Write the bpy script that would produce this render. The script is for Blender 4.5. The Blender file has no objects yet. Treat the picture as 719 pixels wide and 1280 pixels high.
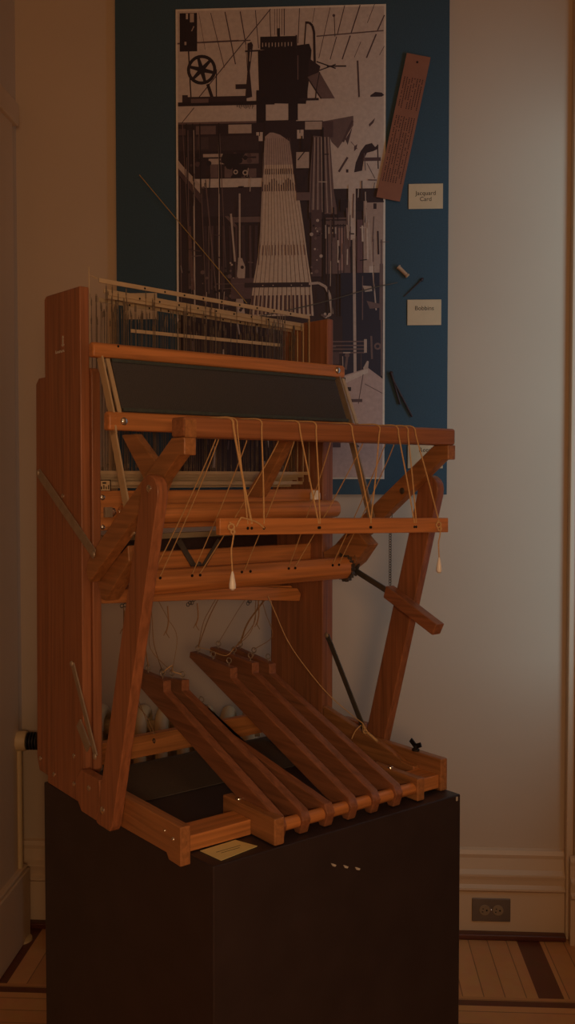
import bpy, bmesh, math, random
from mathutils import Vector, Matrix
random.seed(7)
SC = bpy.context.scene
COL = SC.collection
PI = math.pi

# ------------------------------------------------------------------ materials
def lin(c):
    return tuple((x/12.92 if x <= .04045 else ((x+.055)/1.055)**2.4) for x in c)

def mat(name, rgb, rough=.5, metal=0., noise=0., scale=20., spec=.5, bump=0., coat=0.):
    m = bpy.data.materials.new(name); m.use_nodes = True
    nt = m.node_tree; b = nt.nodes['Principled BSDF']
    c = lin(rgb)
    b.inputs['Roughness'].default_value = rough
    b.inputs['Metallic'].default_value = metal
    b.inputs['Specular IOR Level'].default_value = spec
    b.inputs['Coat Weight'].default_value = coat
    b.inputs['Coat Roughness'].default_value = .25
    tc = nt.nodes.new('ShaderNodeTexCoord')
    nz = nt.nodes.new('ShaderNodeTexNoise'); nz.inputs['Scale'].default_value = scale
    nz.inputs['Detail'].default_value = 5
    nt.links.new(tc.outputs['Object'], nz.inputs['Vector'])
    r = nt.nodes.new('ShaderNodeValToRGB')
    r.color_ramp.elements[0].position = .3; r.color_ramp.elements[1].position = .7
    r.color_ramp.elements[0].color = (*[x*(1-noise) for x in c], 1)
    r.color_ramp.elements[1].color = (*[min(1, x*(1+noise)) for x in c], 1)
    nt.links.new(nz.outputs['Fac'], r.inputs['Fac'])
    nt.links.new(r.outputs['Color'], b.inputs['Base Color'])
    if bump:
        bp = nt.nodes.new('ShaderNodeBump'); bp.inputs['Strength'].default_value = bump
        bp.inputs['Distance'].default_value = .002
        nt.links.new(nz.outputs['Fac'], bp.inputs['Height'])
        nt.links.new(bp.outputs['Normal'], b.inputs['Normal'])
    return m

def wood(name, rgb, axis='Z', rough=.38, amt=.28, scale=1.0):
    """varnished wood with grain stretched along one local axis"""
    m = mat(name, rgb, rough, noise=amt)
    nt = m.node_tree
    nz = [n for n in nt.nodes if n.type == 'TEX_NOISE'][0]
    tc = [n for n in nt.nodes if n.type == 'TEX_COORD'][0]
    mp = nt.nodes.new('ShaderNodeMapping')
    s = {'X': (4, 110, 110), 'Y': (110, 5, 110), 'Z': (110, 110, 4)}[axis]
    mp.inputs['Scale'].default_value = [k*scale for k in s]
    nz.inputs['Scale'].default_value = 1.
    nz.inputs['Distortion'].default_value = .6
    nt.links.new(tc.outputs['Object'], mp.inputs['Vector'])
    nt.links.new(mp.outputs['Vector'], nz.inputs['Vector'])
    return m

WC = (.76, .51, .30)  # loom wood, brightened for the beams: light on their fronts put into the colour
M = {}
M['woodX'] = wood('wood_beam_lit', WC, 'X')
M['woodY'] = wood('wood_rail', (.63, .44, .28), 'Y')
M['woodZ'] = wood('wood_upright_shaded', (.59, .39, .27), 'Z')  # same loom wood, darkened: shade on the left-facing sides put into the colour
M['woodD'] = wood('wood_treadle', (.57, .38, .27), 'Y')
M['woodB'] = wood('wood_breast', (.60, .40, .27), 'X')
M['metal'] = mat('zinc_strap', (.62, .57, .50), .45, .35, .12, 60)
M['dmetal'] = mat('dark_iron', (.36, .35, .33), .5, .5, .15, 60)
M['alu'] = mat('aluminium_bar', (.80, .72, .58), .4, .25, .06, 50)
M['steel'] = mat('bright_steel', (.85, .84, .80), .22, .95, .03, 50)
M['wire'] = mat('heddle_wire', (.50, .45, .38), .45, .5, .2, 90)
M['cord'] = mat('cotton_cord', (.80, .66, .46), .9, 0, .12, 300)
M['cordD'] = mat('old_cord', (.60, .47, .32), .9, 0, .15, 300)
M['reed'] = mat('reed_dents', (.31, .31, .32), .55, .2, .12, 400, bump=.3)
M['reedrim'] = mat('reed_binding', (.24, .28, .27), .7, 0, .2, 120)
M['black'] = mat('black_paint', (.20, .17, .18), .42, 0, .12, 14, spec=.35)
M['chip'] = mat('white_chip', (.75, .74, .70), .7, 0, .05, 60)
M['mat'] = mat('grey_surface', (.33, .30, .27), .75, 0, .1, 200)
M['paper'] = mat('cream_card', (.80, .70, .54), .8, 0, .03, 40)
M['paperY'] = mat('yellow_card', (.90, .84, .58), .7, 0, .03, 40)
M['ink'] = mat('caption_ink', (.14, .11, .09), .8)
M['board'] = mat('teal_board', (.215, .305, .345), .85, 0, .1, 260)
M['jac'] = mat('brown_punched_card', (.56, .36, .26), .75, 0, .06, 30)
M['hole'] = mat('punched_hole', (.16, .07, .06), .9)
M['darkwood'] = mat('dark_shuttle_wood', (.22, .16, .15), .6, 0, .2, 60)
M['thread'] = mat('bobbin_thread', (.72, .58, .44), .8, 0, .1, 200)
M['ythread'] = mat('yellow_thread', (.70, .56, .28), .8, 0, .1, 200)
M['plaster'] = mat('cream_plaster', (.77, .68, .565), .85, 0, .025, 3, bump=.03)
M['trim'] = mat('cream_gloss_trim', (.82, .71, .57), .45, 0, .03, 4)
M['ceil'] = mat('ceiling_white', (.70, .62, .52), .9)
M['shoe'] = wood('dark_shoe_moulding', (.34, .17, .11), 'X')
M['rad'] = mat('radiator_enamel', (.80, .70, .52), .5, 0, .05, 12)
M['plate'] = mat('steel_outlet_plate', (.47, .42, .37), .4, .5, .05, 30)
M['ivory'] = mat('ivory_plastic', (.55, .47, .36), .5)
M['slot'] = mat('slot_black', (.04, .03, .03), .8)
M['glass_tip'] = mat('clear_plastic_tip', (.95, .95, .93), .25, 0, .02)
M['plastic'] = mat('black_plastic', (.10, .09, .09), .5, 0, .1, 90)
M['lampglass'] = mat('lamp_glass', (.95, .9, .8), .5)

def floor_mat():
    """maple boards square to the back wall, a dark band and inlay, then boards along the wall"""
    m = bpy.data.materials.new('parquet'); m.use_nodes = True
    nt = m.node_tree; b = nt.nodes['Principled BSDF']; L = nt.links.new
    tc = nt.nodes.new('ShaderNodeTexCoord'); sx = nt.nodes.new('ShaderNodeSeparateXYZ')
    L(tc.outputs['Object'], sx.inputs[0])
    def mth(op, a, bb=None, c=None):
        n = nt.nodes.new('ShaderNodeMath'); n.operation = op
        for i, v in enumerate((a, bb, c)):
            if v is None: continue
            if isinstance(v, (int, float)): n.inputs[i].default_value = v
            else: L(v, n.inputs[i])
        return n.outputs[0]
    X, Y = sx.outputs['X'], sx.outputs['Y']
    far = mth('GREATER_THAN', Y, 2.522)
    band = mth('MULTIPLY', mth('GREATER_THAN', Y, 2.478), mth('LESS_THAN', Y, 2.505))
    across = mth('ADD', mth('MULTIPLY', X, far), mth('MULTIPLY', Y, mth('SUBTRACT', 1, far)))
    u = mth('DIVIDE', across, .057)
    fr = mth('FRACT', mth('ADD', u, 50))
    seam = mth('GREATER_THAN', mth('ABSOLUTE', mth('SUBTRACT', fr, .5)), .475)
    idx = mth('FLOOR', u)
    wn = nt.nodes.new('ShaderNodeTexWhiteNoise'); wn.noise_dimensions = '1D'; L(idx, wn.inputs['W'])
    # dark inlay strips perpendicular to wall, repeated
    ins = mth('MULTIPLY', far, mth('LESS_THAN', mth('ABSOLUTE', mth('SUBTRACT', X, .579)), .034))
    insl = mth('MULTIPLY', far, mth('LESS_THAN', mth('ABSOLUTE', mth('SUBTRACT', X, -.945)), .034))
    dark = mth('MAXIMUM', mth('MAXIMUM', band, ins), insl)
    cr = nt.nodes.new('ShaderNodeValToRGB')
    cr.color_ramp.elements[0].color = (*lin((.75, .54, .34)), 1)
    cr.color_ramp.elements[1].color = (*lin((.84, .62, .40)), 1)
    L(wn.outputs['Value'], cr.inputs['Fac'])
    nz = nt.nodes.new('ShaderNodeTexNoise'); nz.inputs['Scale'].default_value = 22; nz.inputs['Detail'].default_value = 6
    L(tc.outputs['Object'], nz.inputs['Vector'])
    def mix(f, a, bb, blend='MIX'):
        n = nt.nodes.new('ShaderNodeMix'); n.data_type = 'RGBA'; n.blend_type = blend
        if isinstance(f, (int, float)): n.inputs['Factor'].default_value = f
        else: L(f, n.inputs['Factor'])
        for i, v in ((6, a), (7, bb)):
            if isinstance(v, tuple): n.inputs[i].default_value = v
            else: L(v, n.inputs[i])
        return n.outputs[2]
    c1 = mix(dark, cr.outputs['Color'], (*lin((.40, .22, .15)), 1))
    c2 = mix(mth('MULTIPLY', mth('MULTIPLY', seam, .6), mth('SUBTRACT', 1, dark)), c1, (*lin((.22, .11, .06)), 1))
    c3 = mix(.25, c2, nz.outputs['Color'], 'SOFT_LIGHT')
    L(c3, b.inputs['Base Color'])
    b.inputs['Roughness'].default_value = .32
    return m
M['floor'] = floor_mat()

def print_mat():
    m = bpy.data.materials.new('sepia_print'); m.use_nodes = True
    nt = m.node_tree; b = nt.nodes['Principled BSDF']
    a = nt.nodes.new('ShaderNodeVertexColor'); a.layer_name = 'ink'
    nz = nt.nodes.new('ShaderNodeTexNoise'); nz.inputs['Scale'].default_value = 90; nz.inputs['Detail'].default_value = 6
    tc = nt.nodes.new('ShaderNodeTexCoord'); nt.links.new(tc.outputs['Object'], nz.inputs['Vector'])
    mx = nt.nodes.new('ShaderNodeMix'); mx.data_type = 'RGBA'; mx.blend_type = 'OVERLAY'; mx.inputs['Factor'].default_value = .22
    nt.links.new(a.outputs['Color'], mx.inputs[6]); nt.links.new(nz.outputs['Fac'], mx.inputs[7])
    nt.links.new(mx.outputs[2], b.inputs['Base Color'])
    b.inputs['Roughness'].default_value = .6
    return m
M['print'] = print_mat()

# ------------------------------------------------------------------ mesh helpers
class MB:
    def __init__(s): s.v = []; s.f = []; s.m = []; s.mi = 0
    def add(s, vs, fs):
        o = len(s.v); s.v += [tuple(v) for v in vs]; s.f += [tuple(o+i for i in f) for f in fs]; s.m += [s.mi]*len(fs); return s
    def box(s, x0, x1, y0, y1, z0, z1):
        vs = [(x, y, z) for z in (z0, z1) for y in (y0, y1) for x in (x0, x1)]
        return s.add(vs, [(0, 2, 3, 1), (4, 5, 7, 6), (0, 1, 5, 4), (2, 6, 7, 3), (0, 4, 6, 2), (1, 3, 7, 5)])
    def yz(s, pts, x0, x1):
        """polygon in the YZ plane given thickness along X"""
        n = len(pts)
        ar = sum(pts[i][0]*pts[(i+1) % n][1]-pts[(i+1) % n][0]*pts[i][1] for i in range(n))
        if ar < 0: pts = pts[::-1]
        vs = [(x0, y, z) for y, z in pts]+[(x1, y, z) for y, z in pts]
        fs = [tuple(range(n))[::-1], tuple(range(n, 2*n))]
        fs += [(i, (i+1) % n, n+(i+1) % n, n+i) for i in range(n)]
        return s.add(vs, fs)
    def xz(s, pts, y0, y1):
        n = len(pts)
        ar = sum(pts[i][0]*pts[(i+1) % n][1]-pts[(i+1) % n][0]*pts[i][1] for i in range(n))
        if ar > 0: pts = pts[::-1]
        vs = [(x, y0, z) for x, z in pts]+[(x, y1, z) for x, z in pts]
        fs = [tuple(range(n))[::-1], tuple(range(n, 2*n))]
        fs += [(i, (i+1) % n, n+(i+1) % n, n+i) for i in range(n)]
        return s.add(vs, fs)
    def tube(s, pts, r, n=6, cap=True, r2=None):
        pts = [Vector(p) for p in pts]; k = len(pts); rings = []
        up = None
        for i, p in enumerate(pts):
            d = (pts[min(i+1, k-1)]-pts[max(i-1, 0)]).normalized()
            if up is None: up = d.orthogonal().normalized()
            a = (up-d*up.dot(d))
            a = a.normalized() if a.length > 1e-6 else d.orthogonal().normalized()
            up = a; b = d.cross(a)
            rr = r if r2 is None else r+(r2-r)*i/(k-1)
            rings.append([p+(a*math.cos(2*PI*j/n)+b*math.sin(2*PI*j/n))*rr for j in range(n)])
        vs = [q for R_ in rings for q in R_]; fs = []
        for i in range(k-1):
            for j in range(n):
                fs.append((i*n+j, i*n+(j+1) % n, (i+1)*n+(j+1) % n, (i+1)*n+j))
        if cap: fs += [tuple(range(n))[::-1], tuple((k-1)*n+j for j in range(n))]
        return s.add(vs, fs)
    def cyl(s, a, b, r, n=20): return s.tube([a, b], r, n)
    def lathe(s, c, axis, prof, n=20):
        """prof: (distance along axis, radius)"""
        ax = Vector(axis).normalized(); a = ax.orthogonal().normalized(); b = ax.cross(a); c = Vector(c)
        vs = []; fs = []
        for d, r in prof:
            for j in range(n): vs.append(c+ax*d+(a*math.cos(2*PI*j/n)+b*math.sin(2*PI*j/n))*max(r, 1e-5))
        k = len(prof)
        for i in range(k-1):
            for j in range(n): fs.append((i*n+j, i*n+(j+1) % n, (i+1)*n+(j+1) % n, (i+1)*n+j))
        fs += [tuple(range(n))[::-1], tuple((k-1)*n+j for j in range(n))]
        return s.add(vs, fs)
    def dome(s, c, axis, r, h):
        return s.lathe(c, axis, [(0, r), (h*.3, r), (h*.65, r*.8), (h*.9, r*.45), (h, r*.05)], 14)
    def ring(s, c, axis, R, r, n=16, m=6, arc=1.0):
        ax = Vector(axis).normalized(); a = ax.orthogonal().normalized(); b = ax.cross(a); c = Vector(c)
        k = int(n*arc)
        return s.tube([c+(a*math.cos(2*PI*i/n)+b*math.sin(2*PI*i/n))*R for i in range(k+1)], r, m)
    def bar(s, a, b, w, t, side=(0, 0, 1)):
        """flat bar from a to b, width w along `side` made perpendicular, thickness t"""
        a, b = Vector(a), Vector(b); d = (b-a).normalized(); sd = Vector(side); sd = (sd-d*sd.dot(d)).normalized(); n = d.cross(sd)
        vs = [p+sd*sw*w/2+n*sn*t/2 for p in (a, b) for sw, sn in ((-1, -1), (1, -1), (1, 1), (-1, 1))]
        return s.add(vs, [(0, 1, 2, 3), (4, 7, 6, 5), (0, 4, 5, 1), (1, 5, 6, 2), (2, 6, 7, 3), (3, 7, 4, 0)])
    def build(s, name, material, parent=None, bevel=0., smooth=False, loc=None, rotz=0.):
        me = bpy.data.meshes.new(name); me.from_pydata(s.v, [], s.f)
        for mm in (material if isinstance(material, (list, tuple)) else [material]): me.materials.append(mm)
        for p, i in zip(me.polygons, s.m): p.material_index = i
        bm = bmesh.new(); bm.from_mesh(me); bmesh.ops.recalc_face_normals(bm, faces=bm.faces); bm.to_mesh(me); bm.free()
        o = bpy.data.objects.new(name, me); COL.objects.link(o)
        if loc is not None: o.location = loc
        o.rotation_euler.z = rotz
        if parent: o.parent = parent
        if bevel:
            b = o.modifiers.new('bevel', 'BEVEL'); b.width = bevel; b.segments = 2; b.limit_method = 'ANGLE'; b.angle_limit = math.radians(40)
            me.shade_smooth(); 
            w = o.modifiers.new('wn', 'WEIGHTED_NORMAL'); w.keep_sharp = True
        elif smooth:
            me.shade_smooth()
            try: me.set_sharp_from_angle(angle=math.radians(40))
            except Exception: pass
        return o

def tag(o, label=None, cat=None, group=None, kind=None):
    if label: o['label'] = label
    if cat: o['category'] = cat
    if group: o['group'] = group
    if kind: o['kind'] = kind
    return o
def empty(name, loc, rz=0.):
    o = bpy.data.objects.new(name, None); COL.objects.link(o); o.location = loc; o.rotation_euler.z = rz
    o.empty_display_size = .05
    return o
def struct(name, mb, m, bevel=0.): return tag(mb.build(name, m, bevel=bevel), kind='structure')
def text_mesh(name, body, size, material, parent, loc, rot=(PI/2, 0, 0), align='CENTER', depth=.0002, space=1.0):
    cu = bpy.data.curves.new(name, 'FONT'); cu.body = body; cu.size = size; cu.align_x = align; cu.align_y = 'CENTER'
    cu.extrude = depth; cu.space_line = space
    t = bpy.data.objects.new('tmp', cu); COL.objects.link(t)
    dg = bpy.context.evaluated_depsgraph_get(); dg.update()
    me = bpy.data.meshes.new_from_object(t.evaluated_get(dg)); me.name = name
    COL.objects.unlink(t); bpy.data.objects.remove(t)
    me.materials.clear(); me.materials.append(material)
    o = bpy.data.objects.new(name, me); COL.objects.link(o); o.parent = parent; o.location = loc; o.rotation_euler = rot
    return o
def smooth_path(pts, n=6):
    """Catmull-Rom through the points"""
    P = [Vector(p) for p in pts]; P = [P[0]*2-P[1]]+P+[P[-1]*2-P[-2]]; out = []
    for i in range(1, len(P)-2):
        a, b, c, d = P[i-1:i+3]
        for k in range(n):
            t = k/n
            out.append(.5*((2*b)+(c-a)*t+(2*a-5*b+4*c-d)*t*t+(3*b-a-3*c+d)*t**3))
    out.append(P[-2]); return out

# ------------------------------------------------------------------ camera
CAM_H = 1.40
cd = bpy.data.cameras.new('camera'); cam = bpy.data.objects.new('camera', cd); COL.objects.link(cam)
cd.sensor_fit = 'VERTICAL'; cd.sensor_height = 24.; cd.lens = 24*1180/1280
cd.clip_start = .02
cam.location = (0, 0, CAM_H); cam.rotation_euler = (PI/2-math.atan(43/1180), 0, math.radians(3.0))
SC.camera = cam

# ------------------------------------------------------------------ room shell
WY = 2.886            # back wall
XL_, XR_ = -.985, .712
ZC = 3.6
YF = -4.5
struct('floor', MB().box(-4.6, 1.4, YF, WY+.1, -.05, 0), M['floor'])
struct('ceiling', MB().box(-4.6, 1.4, YF, WY+.1, ZC, ZC+.05), M['ceil'])
struct('wall_back', MB().box(-4.6, 1.4, WY, WY+.1, 0, ZC), M['plaster'])
struct('wall_left_return', MB().box(-4.6, XL_, 1.9, WY, 0, ZC), M['plaster'])
struct('wall_left', MB().box(-4.7, -4.6, YF, WY+.1, 0, ZC), M['plaster'])
struct('wall_front', MB().box(-4.6, 1.4, YF-.1, YF, 0, ZC), M['plaster'])
# right wall with a tall window close to the corner (just outside the frame)
WX0, WX1 = .86, .98
wy0, wy1, wz0, wz1 = 1.95, 2.73, .80, 2.5
w = MB(); w.box(WX0, WX1, YF, wy0, 0, ZC); w.box(WX0, WX1, wy1, WY, 0, ZC)
w.box(WX0, WX1, wy0, wy1, 0, wz0); w.box(WX0, WX1, wy0, wy1, wz1, ZC)
struct('wall_right', w, M['plaster'])
w = MB()
for a in ((wy0, wy0+.05, wz0, wz1), (wy1-.05, wy1, wz0, wz1)): w.box(WX0+.03, WX0+.08, a[0], a[1], a[2], a[3])
for z in (wz0, (wz0+wz1)/2-.025, wz1-.05): w.box(WX0+.03, WX0+.08, wy0+.05, wy1-.05, z, z+.05)
win = struct('window_1', w, M['trim'])
gm = bpy.data.materials.new('window_glass'); gm.use_nodes = True
nt = gm.node_tree; nt.nodes.clear()
o_ = nt.nodes.new('ShaderNodeOutputMaterial'); mx = nt.nodes.new('ShaderNodeMixShader'); tr = nt.nodes.new('ShaderNodeBsdfTransparent'); gl = nt.nodes.new('ShaderNodeBsdfGlossy')
gl.inputs['Roughness'].default_value = .03; mx.inputs[0].default_value = .06
nt.links.new(tr.outputs[0], mx.inputs[1]); nt.links.new(gl.outputs[0], mx.inputs[2]); nt.links.new(mx.outputs[0], o_.inputs[0])
MB().box(WX0+.053, WX0+.057, wy0+.05, wy1-.05, wz0+.05, wz1-.05).build('window_pane', gm, win)

# corner casing on the right of the back wall and its return
struct('trim_1', MB().box(.694, .716, WY-.034, WY, 0, ZC).box(.716, .86, WY-.050, WY, 0, ZC), M['trim'], .004)
# casing on the left return wall
struct('trim_2', MB().box(XL_, XL_+.028, 2.30, 2.775, 0, 2.50).box(XL_, XL_+.042, 2.28, 2.795, 2.44, 2.505).box(XL_, XL_+.016, 2.775, 2.812, 0, 2.44), M['trim'], .004)
# baseboards: moulded profile (distance from wall, height)
prof = [(0, 0), (.024, 0), (.024, .138), (.034, .146), (.034, .152), (.022, .160), (.026, .176), (.030, .188), (.030, .194), (.016, .204), (.013, .238), (.016, .250), (.012, .262), (0, .266)]
struct('baseboard_back', MB().yz([(WY-d, z) for d, z in prof], XL_, .693), M['trim'])
struct('baseboard_left', MB().box(XL_, XL_+.050, 2.22, 2.80, 0, .21).box(XL_, XL_+.044, 2.22, 2.797, .21, .222), M['trim'], .004)
struct('baseboard_right', MB().yz([(WY-.051-d*.8, z) for d, z in prof], .700, .86), M['trim'])
struct('trim_3', MB().box(XL_, .693, WY-.052, WY-.022, 0, .018), M['shoe'], .004)

# ------------------------------------------------------------------ outlet
ot = MB().box(.414, .530, WY-.029, WY-.0235, .048, .119).build('wall_outlet', M['plate'], bevel=.002)
tag(ot, 'double electrical outlet with grey metal plate set sideways in the baseboard', 'outlet')
for cx in (.452, .492):
    rc = MB().lathe((cx, WY-.0285, .0835), (0, -1, 0), [(0, .0165), (.002, .0165), (.0025, .015)], 20).build('receptacle', M['ivory'], ot)
    s_ = MB().box(cx-.007, cx-.003, WY-.0318, WY-.0308, .087, .0895).box(cx-.009, cx-.0045, WY-.0318, WY-.0308, .0775, .080)
    s_.lathe((cx+.006, WY-.0308, .0835), (0, -1, 0), [(0, .0028), (.001, .0028)], 10)
    s_.build('socket_slots', M['slot'], rc)
MB().dome((.472, WY-.029, .0835), (0, -1, 0), .003, .0015).build('screw', M['steel'], ot)

# ------------------------------------------------------------------ radiator with valve behind the pedestal
rad = empty('radiator', (-.55, WY-.12, 0)); tag(rad, 'cream cast iron radiator against the wall behind the black pedestal', 'radiator')
px0, nsec, pit = -.865, 10, .064
for i in range(nsec):
    x = px0+.032+i*pit-rad.location.x
    m_ = MB()
    ring_pts = []
    for yy in (-.045, .045):
        m_.tube([(x, yy, .07), (x, yy, .665)], .019, 12)
    m_.tube(smooth_path([(x, -.045, .655), (x, -.038, .688), (x, 0, .702), (x, .038, .688), (x, .045, .655)], 4), .021, 12)
    m_.tube([(x, -.045, .10), (x, 0, .085), (x, .045, .10)], .021, 10)
    m_.cyl((x-.032, 0, .655), (x+.032, 0, .655), .022, 14); m_.cyl((x-.032, 0, .115), (x+.032, 0, .115), .022, 14)
    if i in (0, nsec-1):
        for yy in (-.045, .045): m_.tube([(x, yy, .0), (x, yy, .03), (x, yy, .09)], .016, 10)
    m_.build('radiator_section', M['rad'], rad, smooth=True)
vx = -.975-rad.location.x
vb = MB().lathe((vx, 0, .609), (1, 0, 0), [(0, .024), (.006, .030), (.040, .030), (.046, .027)], 20)
vb.tube([(vx+.02, 0, .60), (vx+.02, 0, .04)], .010, 12); vb.lathe((vx+.02, 0, 0), (0, 0, 1), [(0, .035), (.006, .034), (.012, .014)], 20)
vv = vb.build('valve', M['rad'], rad, smooth=True)
k_ = MB()
for j in range(4): k_.lathe((vx+.046+j*.009, 0, .609), (1, 0, 0), [(0, .020), (.002, .0265), (.0065, .0265), (.009, .020)], 18)
k_.build('valve_knob', M['plastic'], vv, smooth=True)
k2 = MB().cyl((vx+.075, 0, .609), (px0+.01-rad.location.x, 0, .655), .012, 10).build('valve_pipe', M['rad'], rad)

# ------------------------------------------------------------------ display board with the loom photograph
BY = WY-.016          # face of the board
bd = empty('display_board', (-.17, WY, 1.349)); tag(bd, 'tall dark teal display board hung on the cream wall behind the loom', 'display board')
bx, bz = bd.location.x, bd.location.z
MB().box(-.672-bx, .331-bx, -.016, -.0005, 0, 1.62).build('backing_panel', M['board'], bd)
# print: drawn flat with ink-coloured shapes; sheet coordinates in sheet pixels (262 across, 590 down)
PW, PH = .630, 1.404
sheet = MB(); cols = []
LAY = [0]
def sheet_pt(u, v, lay):
    x = (u-221)/262*PW-.487; z = 2.802-(v-11)/588*PH
    return (x-bx, -.0185-lay*.00001, z-bz)
def poly(pts, c):
    LAY[0] += 1
    sheet.add([sheet_pt(u, v, LAY[0]) for u, v in pts], [tuple(range(len(pts)))]); cols.append(c)
def ln(u0, v0, u1, v1, w, c, w1=None):
    du, dv = u1-u0, v1-v0; l = math.hypot(du, dv) or 1; nx, ny = -dv/l, du/l; w1 = w if w1 is None else w1
    poly([(u0+nx*w/2, v0+ny*w/2), (u1+nx*w1/2, v1+ny*w1/2), (u1-nx*w1/2, v1-ny*w1/2), (u0-nx*w/2, v0-ny*w/2)], c)
def rc(u0, v0, u1, v1, c): poly([(u0, v0), (u1, v0), (u1, v1), (u0, v1)], c)
def disc(u, v, r, c, n=20): poly([(u+r*math.cos(2*PI*i/n), v+r*math.sin(2*PI*i/n)) for i in range(n)], c)
LT = (.66, .535, .455); L2 = (.60, .475, .40); MD = (.42, .30, .27); M2 = (.33, .22, .21); DK = (.20, .125, .135); D2 = (.15, .095, .11); WH = (.74, .62, .52); NV = (.13, .12, .17)
rc(221, 9.5, 483, 600, WH)                      # white margin
rc(223.5, 12, 480.5, 597.5, DK)                 # general dark machinery
rc(223.5, 12, 480.5, 150, LT)                   # ceiling
for a, b in ((233, 240), (254, 262), (272, 281), (291, 297), (310, 313)):   # ceiling board lines left
    pass
for (u0, v0, u1, v1, w_) in ((250, 14, 258, 60, .5), (265, 15, 282, 83, .9), (283, 14, 296, 79, 1.4), (302, 14, 309, 55, 1.3), (309, 55, 311, 88, .7), (321, 13, 325, 60, 1), (339, 12, 340, 46, 1), (357, 12, 357, 45, 1.2), (376, 12, 374, 55, 1.0), (395, 12, 392, 30, .6),
        (414, 12, 400, 74, .8), (432, 10, 423, 45, 1.1), (422, 48, 414, 76, 1), (451, 10, 440, 44, 1.4), (439, 47, 429, 76, 1.5), (469, 9, 460, 32, .7), (452, 55, 444, 74, .6), (481, 23, 472, 43, 1.5), (471, 46, 459, 75, 1.7), (481, 61, 475, 72, .7)):
    ln(u0, v0, u1, v1, w_, M2)
for u in (345, 348, 351, 354): ln(u, 12, u, 44, .7, MD)
ln(223, 52, 300, 50, 2, MD); ln(254, 51, 315, 50, 1.4, M2); ln(397, 47, 480, 42, 1.6, MD); ln(340, 12, 245, 125, 1.2, M2)
ln(419, 23, 420, 48, 1, M2); disc(418.5, 22, 1.8, M2)
ln(448, 78, 450, 123, 2.2, M2)
poly([(464, 121), (470, 117), (478, 118), (481, 121), (478, 123), (464, 123)], DK)
ln(410, 84, 434, 84.5, 1.8, DK); ln(397, 78, 421, 87, 1.6, DK); ln(398, 90, 421, 82, 1.4, DK)
# left pulley stack and wheel
rc(226, 14.5, 248, 62, D2); rc(234, 15, 236.5, 22, LT); rc(239, 15, 244, 26, L2); ln(241, 37, 244, 31, 1.2, L2); rc(232, 50, 234.5, 54, L2)
disc(253.5, 85, 18.5, D2, 28); disc(253.5, 85, 14.5, LT, 24)
for k in range(6):
    a = k*PI/3+.25; ln(253.5, 85, 253.5+15*math.cos(a), 85+15*math.sin(a), 6, D2, 3.5)
disc(253.5, 85, 5.5, D2)
ln(237, 60, 240, 120, 1.6, DK); ln(272, 85, 272, 120, 1.4, DK); ln(261, 103, 267, 121, 4, D2)
rc(235, 118.5, 310, 126, DK); rc(229, 116, 236, 130, DK); rc(223.5, 125, 345, 131, D2); rc(240, 121, 262, 126, MD)
# head (dark box at top of loom)
rc(327, 46, 371, 62, D2)
for u in range(330, 370, 4): ln(u, 53.5, u, 58+random.random()*2, 1.1, L2)
poly([(324, 63), (388, 56), (391, 64), (388, 100), (384, 130), (326, 128), (325, 100)], D2)
ln(350, 36, 350, 47, 3.5, D2); rc(371, 45, 373, 62, DK); ln(374, 70, 374, 100, 1.2, MD)
ln(384, 30, 382, 58, 1.6, DK)
for p0, p1 in (((383, 30), (388, 30)), ((388, 30), (392, 34)), ((392, 34), (394, 42)), ((394, 42), (395, 84))): ln(*p0, *p1, 3, DK)
poly([(388, 74), (402, 84), (400, 92), (386, 100)], DK)
poly([(386, 97), (401, 91), (420, 124), (403, 124)], MD); ln(386, 98, 403, 124, 1.5, DK); ln(401, 91, 397, 112, 1.2, DK); ln(397, 112, 396, 124, 1.6, DK)
poly([(311, 54), (316, 52), (318, 56), (314, 88), (317, 120), (308, 122), (311, 88)], DK); ln(315, 62, 314, 76, 1.4, L2)
ln(308, 63.5, 327, 63, 2, DK); rc(296, 104, 314, 110, DK); rc(322, 112, 330, 128, D2)
ln(385, 98, 385, 124, 2.2, D2); rc(376, 123, 400, 126, DK)
# main pale beam across
rc(223.5, 130, 483-2.5, 151, LT); rc(322, 126, 334, 152, D2); rc(362, 126, 374, 150, D2)
rc(334, 150, 372, 153, L2); rc(223.5, 150, 322, 152.5, MD)
for k in range(14): ln(298+k*1.6, 129, 297.6+k*1.6, 132+random.random()*3, .8, D2)
ln(244, 132, 228, 151, 1, M2)
rc(223.5, 152.5, 415, 168, DK)
rc(246, 155, 271, 165.5, MD); rc(287, 154, 316, 165, L2); rc(224, 158, 234, 166, M2); rc(383, 152, 404, 162, L2)
rc(322, 164, 330, 175, LT); rc(373, 162, 381, 173, LT); ln(326, 164, 326, 169, 1, D2); ln(376.5, 160, 376.5, 166, 1, D2)
rc(223.5, 168, 325, 186, (.24, .16, .16)); rc(247, 169, 262, 184, (.29, .2, .19))
# right side: pale background with frames
rc(405, 151, 480.5, 232, LT); poly([(406, 152), (443, 146), (443, 158), (424, 186), (416, 178)], MD); rc(404, 152, 418, 172, M2); ln(442, 152, 430, 178, 3, M2)
poly([(433, 175), (442, 160), (436, 182)], M2)
poly([(462, 157), (470, 149), (468, 155), (463, 160)], M2); poly([(444, 184), (448, 181), (447, 187), (444, 190)], M2)
poly([(444, 216), (446, 204), (452, 190), (458, 182), (466, 180), (470, 185), (474, 182), (474, 187), (468, 190), (460, 192), (456, 200), (454, 214)], DK)
ln(473, 182, 474, 212, 1.5, DK); ln(455, 200, 477, 200, 4.5, M2); ln(425, 215, 436, 197, 2.6, M2); rc(434, 212, 437, 216, DK)
ln(448, 187, 440, 178, .8, MD); ln(460, 205, 470, 224, 1, MD)
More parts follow.
